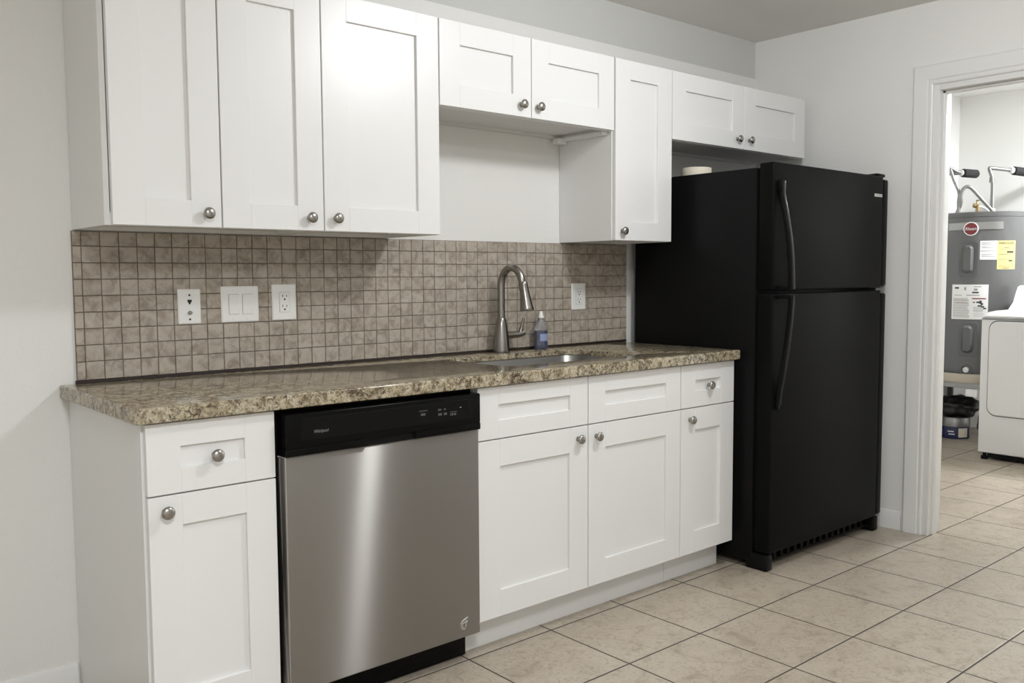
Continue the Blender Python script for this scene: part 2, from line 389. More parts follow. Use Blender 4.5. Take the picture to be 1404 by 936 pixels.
YU, YUB = -.324, -.305
UB, UT = 1.363, 2.090
def wall_cab(label, x0, x1, z0, z1, cleat=False):
    r = thing('wall_cabinet', label, 'cabinet', ((x0+x1)/2, -.16, z0))
    b = bm_new(); t_ = .015
    box(b, x0, x0+t_, YUB, -.002, z0, z1, .0008, 1); box(b, x1-t_, x1, YUB, -.002, z0, z1, .0008, 1)
    box(b, x0+t_, x1-t_, YUB, -.002, z1-t_, z1); box(b, x0+t_, x1-t_, -.012, -.002, z0+.03, z1-t_)
    box(b, x0+t_, x1-t_, YUB, YUB+.018, z0, z0+.035)
    finish('body', b, 'cab', r, smooth=0)
    b = box(bm_new(), x0+t_, x1-t_, YUB+.018, -.002, z0+.012, z0+.026); box(b, x0+t_, x1-t_, -.022, -.002, z0, z0+.012)
    finish('bottom_panel', b, 'cab_in', r, smooth=0)
    return r
ux = [.024, .336, .664, 1.109, 1.528, 1.978, 2.337, 2.857, 3.373]
r = wall_cab('tall white two door wall cabinet at the left end over the backsplash', ux[0], ux[2], UB, UT)
front('door', r, ux[0]+.015, ux[1]+.002, UB, UT, YU, .086, .074, (.294, 1.403))
front('door', r, ux[1]+.004, ux[2], UB, UT, YU, .086, .074, (.615, 1.403))
r = wall_cab('white single door wall cabinet with glossy highlight above the dishwasher', ux[2]+.001, ux[3]-.001, UB, UT)
front('door', r, ux[2]+.002, ux[3]-.001, UB, UT, YU, .088, .076, (.705, 1.404))
r = wall_cab('short white two door wall cabinet over the sink and faucet', ux[3]+.001, ux[5]-.001, 1.800, UT)
front('door', r, ux[3]+.002, ux[4], 1.800, UT, YU, .0865, .077, (1.478, 1.844))
front('door', r, ux[4]+.001, ux[5]-.003, 1.800, UT, YU, .0865, .077, (1.562, 1.844))
b = box(bm_new(), ux[5]-.033, ux[5]-.0015, -.285, -.022, 1.786, 1.800, .001); box(b, ux[5]-.05, ux[5]-.0015, -.05, -.012, 1.775, 1.800, .003)
finish('mounting_cleat', b, 'cab', r, smooth=0)
r = wall_cab('narrow tall white single door wall cabinet left of the refrigerator', ux[5]+.002, ux[6]-.001, UB, UT)
front('door', r, ux[5]+.004, ux[6]-.001, UB, UT, YU, .0895, .076, (2.022, 1.402))
r = wall_cab('short white two door wall cabinet over the black refrigerator', ux[6]+.001, ux[8], 1.800, UT)
front('door', r, ux[6]+.002, ux[7], 1.800, UT, YU, .090, .076, (2.804, 1.844))
front('door', r, ux[7]+.001, ux[8], 1.800, UT, YU, .090, .076, (2.897, 1.846))

# ------------------------------------------------------------------ backsplash
root = thing('tile_backsplash', 'backsplash of small square taupe stone tiles above the counter', 'backsplash', (1.2, 0, .916))
bx0, bx1, bz0, bz1 = .020, 2.402, .9235, 1.3605
finish('grout', box(bm_new(), bx0, bx1, -.0065, -.0005, bz0, bz1), 'grout', root, origin=(0, 0, 0), smooth=0)
b = bm_new(); g = .0012
def tile(b, x0, x1, z0, z1):
    o_ = [(x0, z0), (x1, z0), (x1, z1), (x0, z1)]; i_ = .0016; y1 = -.0092 - random.uniform(0, .0006)
    j = [(x0+i_, z0+i_), (x1-i_, z0+i_), (x1-i_, z1-i_), (x0+i_, z1-i_)]
    A = [b.verts.new((x, -.0060, z)) for x, z in o_]; A2 = [b.verts.new((x, -.0084, z)) for x, z in o_]; B_ = [b.verts.new((x, y1, z)) for x, z in j]
    for P, Q in ((A, A2), (A2, B_)):
        for k in range(4): b.faces.new((P[k], P[(k+1) % 4], Q[(k+1) % 4], Q[k]))
    b.faces.new(B_)
cols = [bx0] + [BX + BP*i for i in range(0, 60) if bx0+.004 < BX+BP*i < bx1-.004] + [bx1]
rows = [bz0] + [BZ + BQ*j for j in range(1, 9)] + [bz1]
for xa, xb in zip(cols, cols[1:]):
    for za, zb in zip(rows, rows[1:]):
        q = lambda: random.uniform(-.0004, .0004)
        tile(b, xa+g+q(), xb-g+q(), za+g+q(), zb-g+q())
finish('tile_field', b, 'bs_tile', root, origin=(0, 0, 0), smooth=0)
finish('caulk_line', box(bm_new(), bx0-.004, bx1, -.010, -.0005, .9142, .9240, .001, 1), 'caulk', root, smooth=0)

# ------------------------------------------------------------------ countertop, sink
cx0, cx1, cyf, cyb = -.027, 2.384, -.652, -.002
SX0, SX1, SY0, SY1 = 1.255, 1.925, -.505, -.124
CS = CT1-.021
hole = rrect(SX0, SX1, SY0, SY1, .065, 8)
CS = CT1-.021
def edge(d):                              # counter outline moved in by d (front and ends only)
    out = []
    for X, Y, r, a0 in ((cx1-d, cyb, .0006, 0), (cx0+d, cyb, .0006, 90), (cx0+d, cyf+d, max(.018-d, .0006), 180), (cx1-d, cyf+d, max(.008-d, .0006), 270)):
        sx_ = 1 if a0 in (0, 270) else -1; sy_ = 1 if a0 in (0, 90) else -1
        for k in range(7):
            a = R(a0+15*k); out.append((X-sx_*r+r*math.cos(a), Y-sy_*r+r*math.sin(a)))
    return out
def hole_ring(d): return rrect(SX0-d, SX1+d, SY0-d, SY1+d, .065+d, 8)
b = bm_new()
def rings(L): return [[b.verts.new((x, y, z)) for x, y in ring] for ring, z in L]
def skin(rs):
    for A, B_ in zip(rs, rs[1:]):
        for k in range(len(A)): b.faces.new((A[k], A[(k+1) % len(A)], B_[(k+1) % len(A)], B_[k]))
ev = .006
ro = rings([(edge(ev), CT1), (edge(ev*.62), CT1-ev*.08), (edge(ev*.29), CT1-ev*.29), (edge(ev*.08), CT1-ev*.62), (edge(0), CT1-ev), (edge(0), CT0+.002), (edge(.002), CT0), (edge(.034), CT0), (edge(.034), CS)])
rh = rings([(hole_ring(.004), CT1), (hole_ring(.0012), CT1-.0012), (hole_ring(0), CT1-.004), (hole_ring(0), CS)])
skin(ro); skin(rh)
for A, B_ in ((ro[0], rh[0]), (ro[-1], rh[-1])):
    es = [b.edges.get((P[k], P[(k+1) % len(P)])) for P in (A, B_) for k in range(len(P))]
    bmesh.ops.triangle_fill(b, use_beauty=True, edges=es)
o = finish('countertop', b, 'granite', smooth=40)
tag(o, 'long brown speckled granite countertop over the base cabinets and dishwasher', 'countertop')
sk = thing('sink', 'undermount stainless steel sink basin set in the granite countertop', 'sink', ((SX0+SX1)/2, (SY0+SY1)/2, CS-.20))
b = bm_new(); loops = []
for ins, z, rr in ((-.018, CS-.0015, .07), (.002, CS-.0015, .065), (.004, CS-.004, .065), (.008, CS-.17, .064), (.016, CS-.188, .060), (.032, CS-.196, .06), (.09, CS-.199, .05)):
    loops.append([(x, y, z) for x, y in rrect(SX0+ins, SX1-ins, SY0+ins, SY1-ins, rr, 8)])
loft(b, loops, cap0=False)
bas = finish('basin', b, 'sink', sk, smooth=50)
finish('drain', lathe(bm_new(), [(.045, 0), (.045, .003), (.036, .004), (.03, .001), (.002, .001)], ((SX0+SX1)/2, (SY0+SY1)/2, CS-.199), n=28), 'chrome', sk)

# ------------------------------------------------------------------ faucet
FX, FY = 1.592, -.068
f = thing('faucet', 'brushed nickel gooseneck pull-down faucet behind the sink', 'faucet', (FX, FY, CT1))
finish('base', lathe(bm_new(), [(.033, 0), (.034, .003), (.0335, .01), (.0315, .04), (.028, .075), (.0235, .11), (.019, .135), (.0165, .14)], (FX, FY, CT1), n=32), 'nickel_f', f, smooth=50)
pts = [(FX, FY, CT1+.138), (FX, FY, CT1+.2), (FX, FY, CT1+.265)]
rad = .052
for a in range(15, 181, 15): pts.append((FX+.022*(1-math.cos(R(a)))/2, FY-rad+rad*math.cos(R(a)), CT1+.265+rad*1.45*math.sin(R(a))))
pts.append((FX+.0235, FY-2*rad-.004, CT1+.250))
finish('spout', tube(bm_new(), pts, .0148, 18, 4), 'nickel_f', f, smooth=60)
ax = Vector((.05, -.14, -1)).normalized(); hb = Vector((FX+.0235, FY-2*rad-.003, CT1+.285))
finish('spray_head', lathe(bm_new(), [(.0150, 0), (.0165, .002), (.0165, .012), (.0175, .035), (.0215, .07), (.0265, .105), (.0275, .112), (.026, .115), (.021, .115)], hb, ax, 28), 'nickel_f', f, smooth=50)
b = tube(bm_new(), [(FX+.018, FY, CT1+.071), (FX+.05, FY-.004, CT1+.070), (FX+.085, FY-.010, CT1+.072), (FX+.108, FY-.014, CT1+.080)], [.0155, .0145, .0145, .0125], 16, 5)
hd = finish('handle', b, 'nickel_f', f, smooth=60)
finish('lever', tube(bm_new(), [(FX+.088, FY-.012, CT1+.074), (FX+.094, FY-.016, CT1+.10), (FX+.100, FY-.022, CT1+.138)], [.011, .0075, .0055], 12, 5), 'nickel_f', hd, smooth=60)

# ------------------------------------------------------------------ soap bottle
SBX, SBY = 1.822, -.052
s = thing('soap_bottle', 'small clear bottle of blue dish soap on the counter behind the sink', 'bottle', (SBX, SBY, CT1))
def oval(x, y, z, a, b_, n=20): return [(x+a*math.cos(2*math.pi*i/n), y+b_*math.sin(2*math.pi*i/n), z) for i in range(n)]
finish('bottle_body', loft(bm_new(), [oval(SBX, SBY, CT1+h, a, c) for h, a, c in ((0, .031, .02), (.003, .034, .023), (.02, .0335, .022), (.05, .031, .02), (.085, .033, .022), (.105, .029, .019), (.122, .018, .014), (.130, .012, .012), (.136, .012, .012))]), 'clear', s, smooth=60)
finish('soap_liquid', loft(bm_new(), [oval(SBX, SBY, CT1+h, a, c) for h, a, c in ((.003, .029, .018), (.005, .0315, .0205), (.02, .0312, .0197), (.05, .0287, .0177), (.080, .0305, .0198))]), 'soap', s, smooth=60)
finish('cap', lathe(bm_new(), [(.0125, .132), (.0125, .139), (.0095, .143), (.0075, .156), (.0045, .160)], (SBX, SBY, CT1), n=20), 'white_pl', s, smooth=50)
def label_patch(name, z0_, z1_, h, m_):
    return finish(name, loft(bm_new(), [[(SBX+.0338*math.sin(R(q)), SBY-.0238*math.cos(R(q)), CT1+z) for q in range(-h, h+1, 8)] for z in (z0_, z1_)], False, False), m_, s, smooth=60)
label_patch('front_label', .036, .066, 40, 'pale_blue'); label_patch('label_print', .044, .058, 16, 'paper')

# ------------------------------------------------------------------ wall plates
YT = -.0096
def plate(name, label, cat, x0, x1, z0, z1):
    r = thing(name, label, cat, ((x0+x1)/2, YT, z0), 'white wall plates on the tile backsplash')
    L = rrect(x0, x1, z0, z1, .003, 3); i_ = .0035; L2 = rrect(x0+i_, x1-i_, z0+i_, z1-i_, .002, 3)
    b = loft(bm_new(), [[(x, YT, z) for x, z in L], [(x, YT-.003, z) for x, z in L], [(x, YT-.006, z) for x, z in L2]])
    finish('plate', b, 'white_pl', r, smooth=30); return r
def screw(r, x, z, y=YT-.006, m_='white_pl'):
    return finish('screw', lathe(bm_new(), [(.0035, 0), (.0033, .0008), (.001, .0012)], (x, y, z), (0, -1, 0), 12), m_, r)
x0, x1, z0, z1 = .319, .3915, 1.077, 1.1868; xc = (x0+x1)/2; yy = YT-.006
r = plate('jack_plate', 'white phone and cable jack wall plate, leftmost on the backsplash', 'wall plate', x0, x1, z0, z1)
screw(r, xc, 1.168, m_='ink'); screw(r, xc, 1.092, m_='ink')
b = loft(bm_new(), [[(xc+a*.0065, y_, 1.147+c*.0075) for a, c in ((-1, .9), (1, .9), (1, .1), (.45, -.5), (.35, -1), (-.35, -1), (-.45, -.5), (-1, .1))] for y_ in (yy+.001, yy-.0012)])
finish('phone_jack', b, 'slot', r, smooth=0)
cj = finish('cable_jack', lathe(bm_new(), [(.0065, 0), (.0065, .003), (.0048, .003), (.0048, .010), (.0015, .010)], (xc, yy, 1.113), (0, -1, 0), 14), 'nickel', r)
x0, x1, z0, z1 = .4585, .5865, 1.077, 1.194
r = plate('light_switch', 'white double rocker light switch plate between jack plate and outlet', 'light switch', x0, x1, z0, z1)
for xc in (.5000, .5465):
    finish('rocker_frame', box(bm_new(), xc-.0175, xc+.0175, yy+.001, yy-.0008, 1.1025, 1.1685, .0006, 1), 'grey_print', r, smooth=0)
    b = bm_new(); w_ = .0165
    loft(b, [[(xc-w_, yy-.0005, 1.1035), (xc-w_, yy-.0012, 1.1035), (xc-w_, yy-.0025, 1.1355), (xc-w_, yy-.0052, 1.1675), (xc-w_, yy-.0005, 1.1675)], [(xc+w_, yy-.0005, 1.1035), (xc+w_, yy-.0012, 1.1035), (xc+w_, yy-.0025, 1.1355), (xc+w_, yy-.0052, 1.1675), (xc+w_, yy-.0005, 1.1675)]])
    finish('rocker', b, 'white_pl', r, smooth=0)
    screw(r, xc, 1.182); screw(r, xc, 1.089)
def outlet(label, x0, x1, z0, z1):
    r = plate('wall_outlet', label, 'outlet', x0, x1, z0, z1); xc = (x0+x1)/2; zc = (z0+z1)/2
    b = loft(bm_new(), [[(x, y_, z) for x, z in rrect(xc-.0185, xc+.0185, zc-.034, zc+.034, .002, 3)] for y_ in (yy+.001, yy-.0006)])
    finish('seam', b, 'grey_print', r, smooth=0)
    b = loft(bm_new(), [[(x, y_, z) for x, z in rrect(xc-.0176, xc+.0176, zc-.0331, zc+.0331, .002, 3)] for y_ in (yy+.001, yy-.0016)])
    rc = finish('receptacle', b, 'white_pl', r, smooth=0)
    for dz in (.017, -.017):
        b = bm_new()
        box(b, xc-.0082, xc-.0060, yy-.0015, yy-.0020, zc+dz, zc+dz+.009); box(b, xc+.0060, xc+.0082, yy-.0015, yy-.0020, zc+dz+.001, zc+dz+.008)
        lathe(b, [(.0032, 0), (.0032, .0005)], (xc, yy-.0015, zc+dz-.007), (0, -1, 0), 12)
        finish('slots', b, 'slot', rc, smooth=0)
outlet('white duplex wall outlet right of the double light switch', .635, .7225, 1.078, 1.1985)
outlet('white duplex wall outlet at the right end, beyond the faucet', 2.041, 2.1265, 1.0715, 1.1875)

# ------------------------------------------------------------------ dishwasher
d = thing('dishwasher', 'stainless steel dishwasher with black control panel under the counter', 'dishwasher', (.68, -.3, 0))
finish('body', box(bm_new(), .339, 1.0155, -.598, -.03, .10, .8745), 'black_m', d, smooth=0)
finish('door', box(bm_new(), .3525, 1.0095, -.646, -.598, .096, .7465, .004, 3), 'steel', d, smooth=40)
b = bm_new(); yp = -.658
box(b, .3535, 1.0085, yp, -.598, .7675, .8605, .005, 3)
box(b, .3535, .603, yp, -.598, .7475, .7690, .003, 2); box(b, .763, 1.0085, yp, -.598, .7475, .7690, .003, 2)
cp = finish('control_panel', b, 'black', d, smooth=40)
finish('handle_pocket', box(bm_new(), .600, .766, -.650, -.600, .7478, .768), 'black_m', cp, smooth=0)
finish('display_strip', box(bm_new(), .398, .980, yp-.0012, yp+.001, .786, .846, .001, 1), 'gloss_black', cp, smooth=0)
finish('vent_cover', box(bm_new(), .490, .523, yp-.0022, yp, .803, .839, .0008, 1), 'gloss_black', cp, smooth=0)
ys = yp-.0014
text('brand_lettering', 'Whirlpool', .0125, 'grey_letter', cp, (.432, ys, .8045), shear=.3, sx=.85)
for (xx, zz, ww, hh) in ((.776, .8265, .030, .0022), (.782, .8135, .016, .0065), (.845, .8225, .011, .0045), (.866, .8225, .007, .0045), (.845, .8075, .013, .0065), (.866, .8075, .011, .0065), (.888, .813, .028, .0015)):
    finish('button', box(bm_new(), xx, xx+ww, ys-.0006, ys+.001, zz, zz+hh, .0003, 1), 'button', cp, smooth=0)
text('button_lettering', '1:8 50', .0095, 'grey_letter', cp, (.888, ys, .803))
finish('latch_mark', box(bm_new(), .926, .932, ys-.0005, ys+.001, .8235, .825), 'silver_print', cp, smooth=0)
tk = box(bm_new(), .345, 1.002, -.578, -.56, .004, .096, .003, 2)
finish('toe_panel', tk, 'black', d, smooth=30)
for xx in (.40, .95):
    for yy_ in (-.52, -.10): finish('levelling_foot', lathe(bm_new(), [(.015, 0), (.015, .006), (.008, .008), (.008, .1)], (xx, yy_, 0), n=14), 'black_m', d)
# swirl sticker at the lower right of the door
sx_, sz_ = .944, .137; b = bm_new(); yq = -.6466
for a0, a1, rr in ((40, 170, .0135), (190, 300, .012), (-60, 60, .008), (100, 250, .007)):
    tube(b, [(sx_+rr*math.cos(R(a)), yq, sz_+1.15*rr*math.sin(R(a))) for a in range(a0, a1+1, 13)], .0011, 6)
tube(b, [(sx_-.006, yq, sz_+.014), (sx_+.004, yq, sz_+.0185), (sx_+.014, yq, sz_+.021)], .0018, 6); tube(b, [(sx_-.004, yq, sz_+.006), (sx_+.014, yq, sz_+.008)], .0014, 6)
finish('swirl_sticker', b, 'silver_print', bpy.data.objects['door'] if False else d, smooth=0)

# ------------------------------------------------------------------ refrigerator
X0, X1, FD, ZS = 2.415, 3.357, -.775, 1.150
fr = thing('refrigerator', 'black top-freezer refrigerator standing beside the right wall', 'refrigerator', ((X0+X1)/2, -.38, 0))
finish('body', box(bm_new(), X0+.004, X1-.006, -.692, -.045, .03, 1.652, .004, 2), 'fridge', fr, smooth=40)
b = box(bm_new(), X0+.016, X1-.018, -.706, -.692, .085, ZS-.014); box(b, X0+.016, X1-.018, -.706, -.692, ZS+.016, 1.645)
finish('door_gasket', b, 'black_m', fr, smooth=0)
def fdoor(name, z0, z1):
    o = finish(name, box(bm_new(), X0, 3.303, FD, -.706, z0, z1, .007, 3), 'fridge_door', fr, smooth=40)
    finish('edge_trim', box(bm_new(), 3.3065, X1, FD+.0015, -.706, z0+.004, z1-.012, .010, 3), 'fridge', o, smooth=40)
    return o
fz = fdoor('freezer_door', ZS+.008, 1.668); fd = fdoor('refrigerator_door', .078, ZS-.006)
def sweep(pts, wx, ty):
    """bar of width wx in x swept along (y, z) points, thickness ty"""
    P = catmull([(0, y, z) for y, z in pts], 6); loops = []
    for i, p in enumerate(P):
        dd = (P[min(i+1, len(P)-1)] - P[max(i-1, 0)]).normalized(); nn = Vector((0, dd.z, -dd.y)) if dd.z else Vector((0, 0, 1))
        ring = rrect(-wx/2, wx/2, -ty/2, ty/2, min(wx, ty)*.3, 3)
        loops.append([Vector((HX+a, p.y+nn.y*c, p.z+nn.z*c)) for a, c in ring])
    return loft(bm_new(), loops)
HX = 2.452
b = sweep([(FD-.012, 1.565), (FD-.016, 1.53), (FD-.032, 1.46), (FD-.050, 1.36), (FD-.060, 1.26), (FD-.064, ZS+.012)], .030, .018)
box(b, HX-.017, HX+.017, FD-.022, FD+.002, 1.548, 1.596, .004, 2); box(b, HX-.013, HX+.013, FD-.060, FD+.002, ZS+.010, ZS+.026, .003, 2)
h1 = finish('handle', b, 'black', fz, smooth=45)
b = sweep([(FD-.064, ZS-.012), (FD-.060, 1.06), (FD-.048, .95), (FD-.030, .83), (FD-.014, .74), (FD-.008, .69)], .028, .018)
box(b, HX-.013, HX+.013, FD-.060, FD+.002, ZS-.026, ZS-.010, .003, 2); box(b, HX-.010, HX+.010, FD-.014, FD+.002, .676, .712, .004, 2)
h2 = finish('handle', b, 'black', fd, smooth=45)
np_ = finish('name_plate', box(bm_new(), 3.222, 3.292, FD-.0015, FD+.001, 1.572, 1.586, .0006, 1), 'silver_print', fz, smooth=0)
finish('hinge_cover', box(bm_new(), X1-.085, X1-.012, FD+.012, -.66, 1.666, 1.682, .006, 3), 'black', fr, smooth=40)
finish('hinge', box(bm_new(), X1-.09, X1-.004, FD+.006, -.69, ZS-.004, ZS+.005, .001, 1), 'nickel', fr, smooth=0)
b = box(bm_new(), X0+.05, X1-.045, -.735, -.70, .062, .077, .002, 1); box(b, X0+.05, X1-.045, -.735, -.70, .024, .034, .002, 1)
for i in range(17):
    xx = X0+.06 + i*(X1-X0-.12)/16; box(b, xx-.010, xx+.010, -.734, -.705, .03, .066)
finish('base_grille', b, 'fridge_door', fr, smooth=0)
for xx in (X0+.004, X1-.052): finish('foot', box(bm_new(), xx, xx+.048, -.762, -.66, 0, .070, .008, 3), 'fridge', fr, smooth=40)
finish('foot', box(bm_new(), X0+.02, X0+.06, -.12, -.07, 0, .032, .004, 2), 'black_m', fr, smooth=40); finish('foot', box(bm_new(), X1-.06, X1-.02, -.12, -.07, 0, .032, .004, 2), 'black_m', fr, smooth=40)
o = finish('tape_roll', lathe(bm_new(), [(.040, 0), (.066, 0), (.068, .003), (.068, .047), (.066, .050), (.040, .050), (.038, .048), (.038, .002)], (2.60, -.25, 1.6522), n=40, caps=False), 'cream', smooth=40)
tag(o, 'small cream roll lying on top of the black refrigerator', 'roll')

# ------------------------------------------------------------------ laundry: stand, pan, water heater
HXc, HYc, HR = 6.238, -.038, .300
st = thing('heater_stand', 'grey metal stand under the water heater and its pan', 'stand', (HXc, HYc, 0))
finish('shelf', box(bm_new(), HXc-.36, HXc+.36, HYc-.345, HYc+.345, .402, .436, .002, 1), 'galv', st, smooth=0)
for sx_ in (-1, 1):
    for sy_ in (-1, 1):
        cx, cy = HXc+sx_*.335, HYc+sy_*.325
        finish('leg', box(bm_new(), cx-.018, cx+.018, cy-.018, cy+.018, 0, .403, .002, 1), 'dkgrey', st, smooth=0)
b = loft(bm_new(), [[(HXc-.362, -.156+a, .3985-c) for a, c in ((-.04, 0), (.04, 0), (.04, .052), (-.04, .052))], [(HXc-.364, -.156+a, .3985-c) for a, c in ((-.04, 0), (.04, 0), (.04, .052), (-.04, .052))]])
tg_ = finish('paper_tag', b, 'paper', st, smooth=0); tg_['label'] = 'white paper tag with grey print hanging from the edge'
pan = finish('drip_pan', lathe(bm_new(), [(.315, .002), (.325, .002), (.333, .064), (.337, .066), (.337, .060), (.330, 0), (.02, 0), (.02, .002)], (HXc, HYc, .436), n=64, caps=False), 'wood', smooth=40)
tag(pan, 'shallow tan drip pan under the grey water heater', 'drip pan')
wh = thing('water_heater', 'tall grey cylindrical water heater standing in the laundry room corner', 'water heater', (HXc, HYc, .4385))
HB, HT = .4385, 1.655
finish('tank', lathe(bm_new(), [(.292, 0), (HR, .006), (HR, HT-HB-.040), (HR-.002, HT-HB-.038), (HR-.002, HT-HB-.036), (HR+.001, HT-HB-.034), (HR+.001, HT-HB-.006), (HR-.006, HT-HB), (.02, HT-HB+.006)], (HXc, HYc, HB), n=96), 'tank', wh, smooth=40)
def cyl(ang, z, r): a = R(ang); return Vector((HXc+r*math.cos(a), HYc+r*math.sin(a), z))
def patch(bm, a0, a1, z0, z1, r0, r1, n=10, corner=0., inset=0.):
    """curved block on the tank between two angles and heights"""
    def ring(r, ins):
        sc = 180/math.pi/HR
        L = rrect(a0+ins*sc, a1-ins*sc, z0+ins, z1-ins, max(corner, .0005), 4) if not corner else None
        pts = []
        if corner:
            w_ = (a1-a0)/sc; base = rrect(ins, w_-ins, z0+ins, z1-ins, max(corner-ins, .001), 6)
        else:
            w_ = (a1-a0)/sc; base = []
            for k in range(n+1): base.append((ins+(w_-2*ins)*k/n, z0+ins))
            for k in range(n+1): base.append((w_-ins-(w_-2*ins)*k/n, z1-ins))
        return [cyl(a0+x*sc, z, r) for x, z in base]
    if corner: loft(bm, [ring(r0, 0), ring((r0+r1)/2 if inset else r1, 0), ring(r1, inset)]); return bm
    loops = [[bm.verts.new(p) for p in L] for L in (ring(r0, 0), ring((r0+r1)/2 if inset else r1, 0), ring(r1, inset))]; N = 2*(n+1)
    for a, b in zip(loops, loops[1:]):
        for i in range(N): bm.faces.new((a[i], a[(i+1) % N], b[(i+1) % N], b[i]))
    for L in (loops[0], loops[-1]):
        for k in range(n): bm.faces.new((L[k], L[k+1], L[N-2-k], L[N-1-k]))
    return bm
def panel(a0, a1, z0, z1, bz0, bz1, b0, b1):
    p = finish('access_panel', patch(bm_new(), a0, a1, z0, z1, HR-.012, HR+.006, corner=.022, inset=.004), 'tank', wh, smooth=30)
    finish('bulge', patch(bm_new(), b0, b1, bz0, bz1, HR-.005, HR+.030, corner=.030, inset=.014), 'tank', p, smooth=50)
panel(175.2, 200.6, 1.196, 1.448, 1.225, 1.421, 181.0, 194.4)
panel(177.5, 203.0, .620, .872, .652, .848, 183.0, 196.5)
finish('name_band', patch(bm_new(), 159, 230, 1.526, 1.583, HR-.002, HR+.007, n=28, inset=.004), 'galv', wh, smooth=40)
# round red emblem with a white rim and lettering
ea = 190.6; en = Vector((math.cos(R(ea)), math.sin(R(ea)), 0)); ec = cyl(ea, 1.535, HR+.006)
em = finish('emblem', lathe(bm_new(), [(.049, 0), (.049, .006), (.043, .0072)], ec, en, 40), 'paper', wh, smooth=30)
finish('emblem_disc', lathe(bm_new(), [(.043, .005), (.042, .0085)], ec, en, 40), 'red_ink', em, smooth=30)
eo = text('emblem_lettering', 'Rheem', .031, 'paper', em, ec + en*.0088 + Vector((0, 0, -.010)), rot=(R(90), 0, R(ea+90)), align='CENTER', shear=.25, extrude=.0006, sx=.88)
def sticker(name, a0, a1, z0, z1, m_):
    return finish(name, patch(bm_new(), a0, a1, z0, z1, HR-.001, HR+.0012, n=12), m_, wh, smooth=30)
def bars(parent, name, m_, items):
    b = bm_new()
    for a0, a1, z0, z1 in items: patch(b, a0, a1, z0, z1, HR+.0008, HR+.0018, n=4)
    return finish(name, b, m_, parent, smooth=0)
lb = sticker('info_label', 201.8, 222.8, 1.316, 1.449, 'paper'); lb['label'] = 'white printed paper label'
bars(lb, 'printed_lines', 'grey_print', [(203.2+random.random(), 221-random.random()*5, z, z+.0035) for z in (1.435, 1.427, 1.419, 1.405, 1.397, 1.352, 1.344, 1.336)] + [(203, 221.5, 1.374, 1.379)])
ye = sticker('energy_label', 223.0, 249.3, 1.247, 1.449, 'yellow'); ye['label'] = 'yellow energy label with black print'
eh = text('energy_lettering', 'ENERGYGUIDE', .0205, 'ink', ye, WO['energy_label'], rot=(0, 0, 0), align='CENTER', extrude=.0003, sx=.82)
for v in eh.data.vertices: v.co = cyl(235.8 + math.degrees(v.co.x/HR), 1.424 + v.co.y, HR + .0018 + v.co.z) - WO['energy_label']
bars(ye, 'printed_lines', 'ink', [(232, 240, 1.398, 1.401), (229, 234, 1.386, 1.388), (236, 246, 1.362, 1.375), (225, 243, 1.352, 1.354), (225, 244, 1.316, 1.3175), (239, 244.5, 1.302, 1.312), (226, 246, 1.272, 1.274), (226, 240, 1.262, 1.264), (231, 240, 1.253, 1.256)])
ca = sticker('caution_label', 167.5, 213.7, .892, 1.140, 'paper'); ca['label'] = 'large white instruction label with grey and red print'
it = [(169.5, 193-random.random()*5, z, z+.004) for z in [1.038-.0095*k for k in range(15)]] + [(196, 210-random.random()*3, z, z+.003) for z in (.978, .97, .962, .954, .946, .93, .915)] + [(171, 181, 1.062, 1.066), (196, 205, 1.122, 1.128), (184, 186.5, 1.10, 1.122), (196, 200.5, 1.096, 1.112), (187, 203, 1.061, 1.067)]
bars(ca, 'printed_lines', 'grey_print', it)
bars(ca, 'red_lines', 'red_ink', [(194, 211, 1.036, 1.044), (172, 190, 1.008, 1.011), (170, 188, 1.028, 1.031)])
for it_ in [(171.5, 177, 1.110, 1.122), (194, 202, 1.078, 1.089), (195, 198, 1.010, 1.017), (208, 211.5, .966, .976)]: bars(ca, 'printed_mark', 'ink', [it_])
mk = bm_new()
for it_ in [(199.5, 203.5, 1.008, 1.020), (203, 206, 1.002, 1.026), (205, 207.5, .994, 1.010)]: patch(mk, *it_, HR+.0008, HR+.0018, n=4)
finish('printed_figure', mk, 'ink', ca, smooth=0)
mk = bm_new()
for it_ in [(201, 206, .983, .994), (205, 209, .977, .988)]: patch(mk, *it_, HR+.0008, HR+.0018, n=4)
finish('printed_figure', mk, 'ink', ca, smooth=0)
# drain valve
da = 190.; dn = Vector((math.cos(R(da)), math.sin(R(da)), 0)); dc = cyl(da, .530, HR-.004)
dv = finish('drain_cover', lathe(bm_new(), [(.052, 0), (.052, .005), (.044, .010), (.034, .010), (.032, .003), (.001, .003)], dc, dn, 30), 'tank', wh, smooth=30)
b = lathe(bm_new(), [(.020, .002), (.020, .03), (.016, .034), (.009, .034), (.008, .026), (.001, .026)], dc, dn, 22)
finish('drain_valve', b, 'white_pl', dv, smooth=40)
